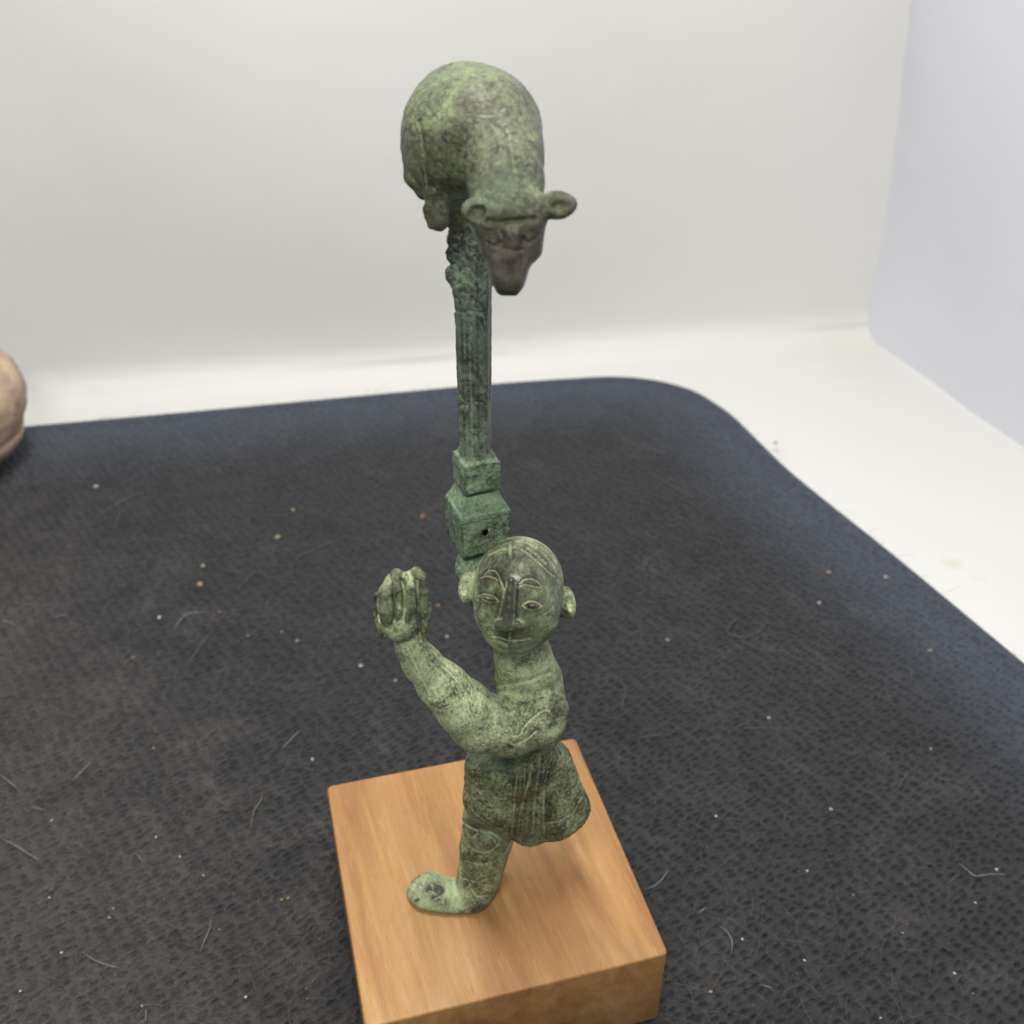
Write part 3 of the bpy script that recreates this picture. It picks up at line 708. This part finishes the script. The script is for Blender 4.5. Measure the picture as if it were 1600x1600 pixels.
be.ell(at(868, 320, bhd+.02), (33*pb_, 22*pb_, 0.085), tiltR(Rh, 3), k=0.06)
be.ell(at(876, 324, bhd-.10), (17*pb_, 11*pb_, 0.07), tiltR(Rh, 3), k=0.025, cut=True)
# legs
be.chain([(692, 215, 11.95, 28), (678, 255, 11.92, 20), (678, 300, 11.9, 15), (682, 330, 11.9, 18), (686, 346, 11.85, 15)], 0.05)
be.chain([(652, 235, 12.3, 24), (650, 275, 12.25, 18), (662, 300, 12.2, 12)], 0.06)
be.chain([(672, 326, 11.85, 11), (676, 350, 11.85, 9)], 0.02)
be.chain([(810, 240, 12.2, 30), (800, 320, 12.3, 20)], 0.05); be.pcone((730, 280, 12.4), 30, (722, 335, 12.5), 30, 0.06)
be_lines = [([(655, 190), (660, 225), (663, 260), (668, 300)], 2.2, 0.020, 0.0), ([(745, 110), (749, 140), (760, 170)], 7.0, 0.008, 0.0), ([(792, 200), (800, 240), (806, 280)], 2.0, 0.010, 0.0),
            ([(762, 346), (780, 348), (800, 345), (836, 342)], 4.0, 0.030, 0.0), ([(757, 402), (768, 425), (772, 450)], 2.2, 0.020, 0.0), ([(775, 395), (770, 425), (778, 450)], 2.0, 0.012, 0.0), ([(818, 400), (812, 430)], 2.0, 0.012, 0.0), ([(668, 325), (672, 350)], 1.5, 0.012, 0.0), ([(756, 400), (764, 425), (768, 450)], 2.0, 0.014, 0.0), ([(788, 388), (805, 392), (818, 390)], 1.8, 0.016, 0.35),
            ([(818, 372), (826, 378), (836, 372)], 2.2, 0.02, 0.0), ([(762, 378), (772, 384), (780, 378)], 2.2, 0.02, 0.0), ([(745, 180), (765, 181), (780, 179)], 1.3, 0.008, 0.2)]
be.post.append(lambda P: line_field(P, be_lines, 18)[0]+(vnoise(P, 5, 20)*0.006+vnoise(P, 16, 21)*0.006+vnoise(P, 40, 22)*0.004).astype(np.float32))
animal = sculpt_obj('animal', be, brz_bear, root, 0.014,
    pale=[(at(655, 170, 12.0), 0.45, 0.45), (at(720, 150, 12.0), 0.4, 0.1), (at(790, 305, 11.0), 0.32, 0.55), (at(795, 385, bhd-.25), 0.42, -1.8), (at(735, 240, 11.7), 0.2, -0.3)],
    warm=[(at(795, 395, bhd-.25), 0.42, 1.5), (at(755, 170, 11.6), 0.25, 0.6), (at(890, 325, bhd), 0.10, 0.8), (at(680, 340, 11.8), 0.15, 0.6)],
    worn=[(at(800, 170, 11.8), 0.6, 0.5)], groove=lambda v: line_field(v, be_lines, 18)[1])
animal['label'] = 'crouching rounded animal with hanging head and round ears, on top of the column'

# ------------------------------------------------------------------ stone at the left edge
stn, nt, b = new_mat('tan_stone'); v = objvec(nt)
c = ramp(nt, noise(nt, v, 95, 5, 0.6), [(0.32, (0.30, 0.20, 0.14)), (0.5, (0.46, 0.33, 0.25)), (0.7, (0.62, 0.50, 0.33))])
nt.links.new(c, b.inputs['Base Color']); b.inputs['Roughness'].default_value = 0.6
bump(nt, b, noise(nt, v, 300, 4), 0.4, 0.0006)
S = Sculpt(); sc_c = np.array([-17.72, 28.5, MZ+2.25])
S.ell(sc_c+np.array([0, 0, 0.15]), (2.75, 2.6, 2.05), k=0.1)
S.ell(sc_c+np.array([0, 0, -0.95]), (2.42, 2.35, 1.30), k=0.3)
def crease(P):
    q = P-sc_c; z = q[..., 2]+0.75+0.12*q[..., 0]+0.25*vnoise(P, 0.5, 30)
    return (0.10*np.exp(-(z/0.12)**2)+vnoise(P, 1.2, 31)*0.05+vnoise(P, 3, 32)*0.04).astype(np.float32)
S.post.append(crease)
vv, qq = S.mesh(0.07)
so = mesh_obj('stone', W(vv)-W(sc_c), qq, stn); so.location = Vector(W(sc_c)); tag(so, 'rounded tan stone on the far left corner of the mat', 'stone')

# ------------------------------------------------------------------ hairs and crumbs on the mat
def simple(name, c, rough=0.6, sheen=0):
    m, nt, b = new_mat(name); v = objvec(nt)
    cc = ramp(nt, noise(nt, v, 2500, 2), [(0.3, tuple(x*0.75 for x in c)), (0.7, c)]); nt.links.new(cc, b.inputs['Base Color']); b.inputs['Roughness'].default_value = rough
    return m
hairm = [simple('grey_hair', (0.30, 0.295, 0.30), 0.4), simple('blond_hair', (0.33, 0.29, 0.21), 0.4), simple('dull_hair', (0.14, 0.132, 0.126), 0.5)]
crm = [simple('white_crumb', (0.52, 0.50, 0.47)), simple('tan_crumb', (0.36, 0.29, 0.20)), simple('rust_crumb', (0.26, 0.15, 0.095)), simple('green_crumb', (0.34, 0.36, 0.08))]
def strand_geo(pts, r):
    pts = [np.array(p, float) for p in pts]; n = len(pts); vs, fs = [], []
    for i, p in enumerate(pts):
        t = pts[min(i+1, n-1)]-pts[max(i-1, 0)]; t = t/np.linalg.norm(t)
        s_ = np.cross(t, [0, 0, 1]); s_ /= np.linalg.norm(s_)+1e-9; u_ = np.cross(s_, t)
        rr = r*(0.35+0.65*math.sin(math.pi*min(max((i+0.6)/(n+0.2), 0), 1)))
        for k in range(4):
            a = k*math.pi/2; vs.append(p+s_*rr*math.cos(a)+u_*rr*math.sin(a))
    for i in range(n-1):
        for k in range(4): k2 = (k+1) % 4; fs.append((i*4+k, i*4+k2, i*4+4+k2, i*4+4+k))
    fs += [(3, 2, 1, 0), tuple((n-1)*4+k for k in range(4))]
    return vs, fs
def smooth_path(px_pts, sub=6):
    P = [onz(x, y, MZ) for x, y in px_pts]
    if len(P) == 2: P = [P[0], (P[0]+P[1])/2, P[1]]
    out = []
    for i in range(len(P)-1):
        p = [P[max(i-1, 0)], P[i], P[i+1], P[min(i+2, len(P)-1)]]
        for j in range(sub):
            t = j/sub; out.append(0.5*((2*p[1])+(-p[0]+p[2])*t+(2*p[0]-5*p[1]+4*p[2]-p[3])*t*t+(-p[0]+3*p[1]-3*p[2]+p[3])*t**3))
    out.append(P[-1])
    n = len(out)
    return [q+np.array([0, 0, 0.02+0.09*math.sin(math.pi*i/(n-1))]) for i, q in enumerate(out)]
R = random.Random(11)
hairs = [  # pixel path, radius cm, material, label
    ([(0, 1212), (14, 1225), (30, 1236)], .016, 0, 'short grey hair at the left edge, above a longer one'),
    ([(0, 1310), (24, 1325), (45, 1338), (62, 1345)], .018, 0, 'long grey hair running in from the left edge'),
    ([(112, 1224), (130, 1210), (146, 1190)], .016, 0, 'grey hair curving up on the left part of the mat'),
    ([(48, 1262), (60, 1268), (72, 1269)], .014, 0, 'tiny bright hair near the left edge'),
    ([(210, 1335), (218, 1343), (224, 1350)], .013, 0, 'tiny straight white hair left of the base'),
    ([(130, 1490), (148, 1504), (168, 1512), (188, 1514)], .015, 1, 'pale yellow hair curving in the lower left'),
    ([(330, 1438), (328, 1458), (320, 1476), (313, 1490)], .015, 0, 'grey hair standing upright left of the base'),
    ([(440, 1172), (458, 1158), (470, 1142)], .018, 0, 'curved grey hair above the left corner of the base'),
    ([(318, 1162), (332, 1148), (350, 1143)], .016, 2, 'short brown hair arching left of the statuette'),
    ([(406, 1218), (420, 1210), (434, 1199)], .015, 2, 'short brown hair near the back corner of the base'),
    ([(392, 1296), (398, 1272), (408, 1256), (410, 1240)], .015, 1, 'wavy dull hair close to the left side of the base'),
    ([(228, 1600), (230, 1590), (229, 1578)], .014, 1, 'yellow hair end at the bottom edge'),
    ([(273, 985), (285, 970), (300, 962), (318, 958)], .022, 0, 'thick grey hair left of the raised hand'),
    ([(85, 968), (98, 966), (108, 966)], .020, 0, 'short grey hair in the left middle of the mat'),
    ([(0, 973), (12, 976), (24, 979)], .018, 0, 'grey hair touching the left edge at mid height'),
    ([(158, 965), (170, 950), (182, 934)], .018, 2, 'dull straight hair slanting in the left middle'),
    ([(350, 895), (365, 897), (382, 899)], .020, 2, 'dull hair lying left of the hand'),
    ([(382, 912), (396, 900), (410, 896)], .020, 2, 'dull hair slanting beside the hand'),
    ([(440, 908), (460, 880), (480, 868), (520, 850), (552, 838)], .016, 2, 'long faint hair reaching towards the hand'),
    ([(445, 702), (450, 680), (452, 660), (458, 640)], .03, 2, 'faint blurred hair near the far edge of the mat'),
    ([(150, 810), (178, 795), (205, 780), (220, 770)], .028, 2, 'blurred hair in the far left of the mat'),
    ([(178, 825), (188, 810), (186, 800)], .022, 2, 'blurred hair end beside a longer one far left'),
    ([(295, 1040), (310, 1020), (325, 1000), (335, 985)], .018, 2, 'faint hair leaning below the thick grey hair'),
    ([(1006, 1392), (1026, 1386), (1040, 1370), (1043, 1358)], .014, 0, 'grey hair poking out from the right side of the base'),
    ([(1124, 1448), (1136, 1462), (1143, 1478), (1142, 1492)], .018, 0, 'curved grey hair to the right of the base'),
    ([(1155, 1136), (1170, 1142), (1200, 1141), (1240, 1140)], .016, 2, 'faint flat hair in the middle right'),
    ([(1497, 1350), (1508, 1362), (1522, 1374), (1545, 1370), (1572, 1368)], .020, 0, 'long wavy grey hair near the right edge'),
    ([(1482, 1383), (1490, 1376), (1500, 1369)], .016, 2, 'short hair beside the wavy one near the right edge'),
    ([(1402, 1235), (1412, 1220), (1418, 1208)], .018, 2, 'faint hair end in the right of the mat'),
    ([(1137, 990), (1142, 997), (1165, 1000), (1185, 990), (1198, 975)], .024, 2, 'curled faint hair to the right of the head'),
    ([(1135, 988), (1146, 975), (1158, 968)], .022, 2, 'faint arc of hair above the curled one'),
    ([(1380, 918), (1405, 914), (1425, 916), (1445, 922)], .026, 2, 'blurred hair near the right edge of the mat'),
    ([(1002, 696), (1012, 704), (1030, 710), (1050, 711)], .030, 2, 'blurred hair close to the far rounded corner'),
    ([(1000, 1155), (1025, 1153), (1055, 1153)], .016, 2, 'faint hair to the right of the raised elbow'),
    ([(1422, 1070), (1423, 1056), (1424, 1050)], .020, 2, 'short upright blurred hair on the right'),
    ([(968, 1118), (976, 1085), (966, 1062)], .016, 2, 'faint bent hair just right of the shoulder'),
    ([(1185, 1540), (1198, 1547), (1210, 1550)], .013, 0, 'tiny grey hair low right of the base'),
    ([(1090, 1430), (1100, 1425), (1106, 1424)], .013, 0, 'tiny grey hair by the front right corner of the base')]
for pts, r, mi, lab in hairs:
    path = smooth_path(pts); o0 = path[0].copy(); o0[2] = MZ
    vs, fs = strand_geo(path, r*0.52)
    o = mesh_obj('hair', W(vs)-W(o0), fs, hairm[mi]); o.location = Vector(W(o0)); tag(o, lab, 'hair', 'stray hairs on the mat')
crumbs = [(96, 1489, 4.2, 0, 'white crumb in the lower left of the mat'), (81, 1283, 5, 1, 'peach crumb on the left of the mat'), (32, 1549, 4, 0, 'white crumb near the lower left corner'),
 (171, 1434, 4.3, 1, 'pale tan crumb left of the base'), (177, 1420, 4, 1, 'flaky yellow crumb touching a tan one'), (77, 1403, 3.5, 0, 'small white crumb above the lower left'), (244, 1308, 4, 0, 'off white crumb left of the back corner of the base'),
 (488, 1187, 5, 0, 'white crumb just behind the back left corner of the base'), (563, 1041, 6, 0, 'white crumb below the raised hand'), (618, 1064, 5, 1, 'small beige crumb under the raised forearm'), (698, 996, 7, 1, 'tan crumb between hand and head'),
 (684, 947, 6, 2, 'dull pink crumb right of the hand'), (660, 808, 9, 2, 'brown crumb left of the capital block'), (313, 915, 11, 1, 'largest cream flake on the left of the mat'), (317, 885, 8, 1, 'dull flake above the largest cream flake'),
 (434, 840, 8, 1, 'dull blurred flake left of the capital block'), (458, 798, 7, 1, 'blurred upright flake far back on the mat'), (249, 966, 6, 0, 'blurred pale crumb beside the thick hair'), (387, 994, 5, 2, 'orange crumb left of the hand'), (343, 957, 5, 2, 'pinkish crumb above the orange one'),
 (208, 1028, 5, 2, 'rusty crumb in the left middle'), (464, 1002, 5, 1, 'tan crumb under a faint hair near the hand'), (450, 1404, 4.2, 3, 'yellow green crumb beside the left side of the base'), (440, 1406, 3.5, 3, 'smaller yellow green crumb beside its twin'),
 (384, 1558, 4, 0, 'white crumb low, left of the base'), (478, 1545, 3.5, 2, 'orange red crumb close to the front of the base'), (222, 1572, 3, 0, 'tiny white crumb near the bottom edge'), (318, 1368, 3.5, 1, 'tan crumb left of the base at mid depth'), (343, 1453, 3.2, 1, 'small green tan crumb beside the upright hair'),
 (240, 1170, 5, 2, 'rusty crumb on the left of the mat'), (281, 1339, 4, 0, 'grey white crumb in the left of the mat'), (1453, 1017, 6, 1, 'cream crumb near the right edge of the mat'), (1454, 1171, 5, 1, 'beige crumb on the right of the mat'), (1201, 1122, 5, 0, 'grey crumb right of the shoulder'),
 (1298, 1265, 5, 0, 'pale crumb right of the tunic'), (1119, 1276, 4.5, 0, 'white crumb right of the base edge'), (1261, 1361, 4.2, 0, 'grey crumb in the right of the mat'), (1557, 1359, 5.5, 0, 'bright white crumb near the wavy hair'), (1524, 1411, 4, 0, 'white crumb under the wavy hair'),
 (1333, 1399, 4, 2, 'reddish crumb on the right of the mat'), (1110, 1550, 5.5, 1, 'cream crumb beside the front right corner of the base'), (1491, 1521, 4.5, 0, 'grey white crumb low on the right'), (1257, 1501, 4, 0, 'small pale crumb low right of the base'), (1160, 1468, 4, 0, 'dull crumb right of the curved hair'),
 (1410, 1458, 3.5, 1, 'tiny tan crumb on the right of the mat'), (1520, 1553, 3.5, 2, 'tiny orange crumb low on the right'), (1376, 1591, 3.5, 0, 'tiny white crumb at the bottom right'), (1211, 693, 8, 0, 'pale speck on the far right rim of the mat'), (1295, 895, 7, 1, 'blurred brown speck on the right of the mat'),
 (1280, 943, 6, 0, 'blurred grey speck below the brown one'), (1384, 903, 6, 0, 'blurred pale speck near the right rim'), (1043, 1000, 5, 1, 'blurred tan speck right of the head'), (150, 761, 7, 0, 'blurred pale ring shaped speck far left'), (440, 988, 4, 1, 'tiny cream crumb left of the wrist')]
def lump(seed, r):
    rr = random.Random(seed); bmx = bmesh.new(); bmesh.ops.create_icosphere(bmx, subdivisions=2, radius=1.0)
    ph = [rr.uniform(0, 6) for _ in range(6)]
    for v in bmx.verts:
        f = 1+0.22*math.sin(v.co.x*3+ph[0])+0.18*math.sin(v.co.y*4+ph[1])+0.12*math.sin(v.co.z*5+ph[2]); v.co = v.co*f*0.01
        v.co.z *= 0.62
    me = bpy.data.meshes.new('crumb'); bmx.to_mesh(me); bmx.free()
    me.polygons.foreach_set('use_smooth', [True]*len(me.polygons)); return me
lumps = {(s, m): lump(s, 1) for s in range(3) for m in range(4)}
for (s, m), me in lumps.items(): me.materials.append(crm[m])
for i, (x, y, r, m, lab) in enumerate(crumbs):
    p = onz(x, y, MZ); t = (p-CAM)@fw; rad = r*0.50*t/FPX
    o = bpy.data.objects.new('crumb', lumps[(i % 3, m)]); COL.objects.link(o)
    o.location = Vector(W(p+np.array([0, 0, rad*0.35]))); o.scale = (rad, rad*R.uniform(.7, 1), rad); o.rotation_euler = (0, 0, R.uniform(0, 6))
    tag(o, lab, 'crumb', 'crumbs strewn on the mat')

# fine lint and dust nobody could count
vs, fs = [], []
def inside(x, y): return abs(x) < 60 and y < 60
from mathutils.geometry import intersect_point_tri_2d
poly = oc
def in_poly(x, y):
    c = False; j = len(poly)-1
    for i in range(len(poly)):
        if (poly[i][1] > y) != (poly[j][1] > y) and x < (poly[j][0]-poly[i][0])*(y-poly[i][1])/(poly[j][1]-poly[i][1])+poly[i][0]: c = not c
        j = i
    return c
for k in range(4200):
    y = 8+26*R.random()**1.2; x = R.uniform(-1, 1)*(0.56*y+1.5)
    if not in_poly(x, y): continue
    dx, dy = x-BASE_C[0], y-BASE_C[1]; ca, sa = math.cos(-BASE_ROT), math.sin(-BASE_ROT)
    if abs(dx*ca-dy*sa) < 2.65 and abs(dx*sa+dy*ca) < 2.65: continue
    L_ = R.uniform(0.12, 0.9)*(1 if R.random() < .75 else 1.6); a = R.uniform(0, math.pi); cv = R.uniform(-2.2, 2.2); p = np.array([x, y, MZ+0.012]); pts = []
    for j in range(7):
        pts.append(p.copy()+np.array([0, 0, 0.04*math.sin(math.pi*j/6)])); a += cv*L_/6*R.uniform(.3, 1.7); p = p+np.array([math.cos(a), math.sin(a), 0])*L_/6
    v_, f_ = strand_geo(pts, R.uniform(0.0020, 0.0042)); b0 = len(vs); vs += v_; fs += [tuple(b0+q for q in f) for f in f_]
tag(mesh_obj('lint', W(vs), fs, hairm[2]), 'fine grey fibres and lint all over the black mat', 'lint', kind='stuff')
vs, fs = [], []
for k in range(1500):
    y = 8+26*R.random()**1.3; x = R.uniform(-1, 1)*(0.56*y+1.5)
    if not in_poly(x, y): continue
    r = R.choice([0.006, 0.008, 0.010, 0.014]); b0 = len(vs)
    for dx, dy, dz in ((1, 0, 0), (-1, 0, 0), (0, 1, 0), (0, -1, 0), (0, 0, .8), (0, 0, -.8)): vs.append((x+dx*r*R.uniform(.7, 1.2), y+dy*r*R.uniform(.7, 1.2), MZ+r*.6+dz*r))
    for a_, b_, c_ in ((0, 2, 4), (2, 1, 4), (1, 3, 4), (3, 0, 4), (2, 0, 5), (1, 2, 5), (3, 1, 5), (0, 3, 5)): fs.append((b0+a_, b0+b_, b0+c_))
tag(mesh_obj('dust', W(vs), fs, simple('dust', (0.34, 0.31, 0.28))), 'fine pale dust grains scattered over the mat', 'dust', kind='stuff')
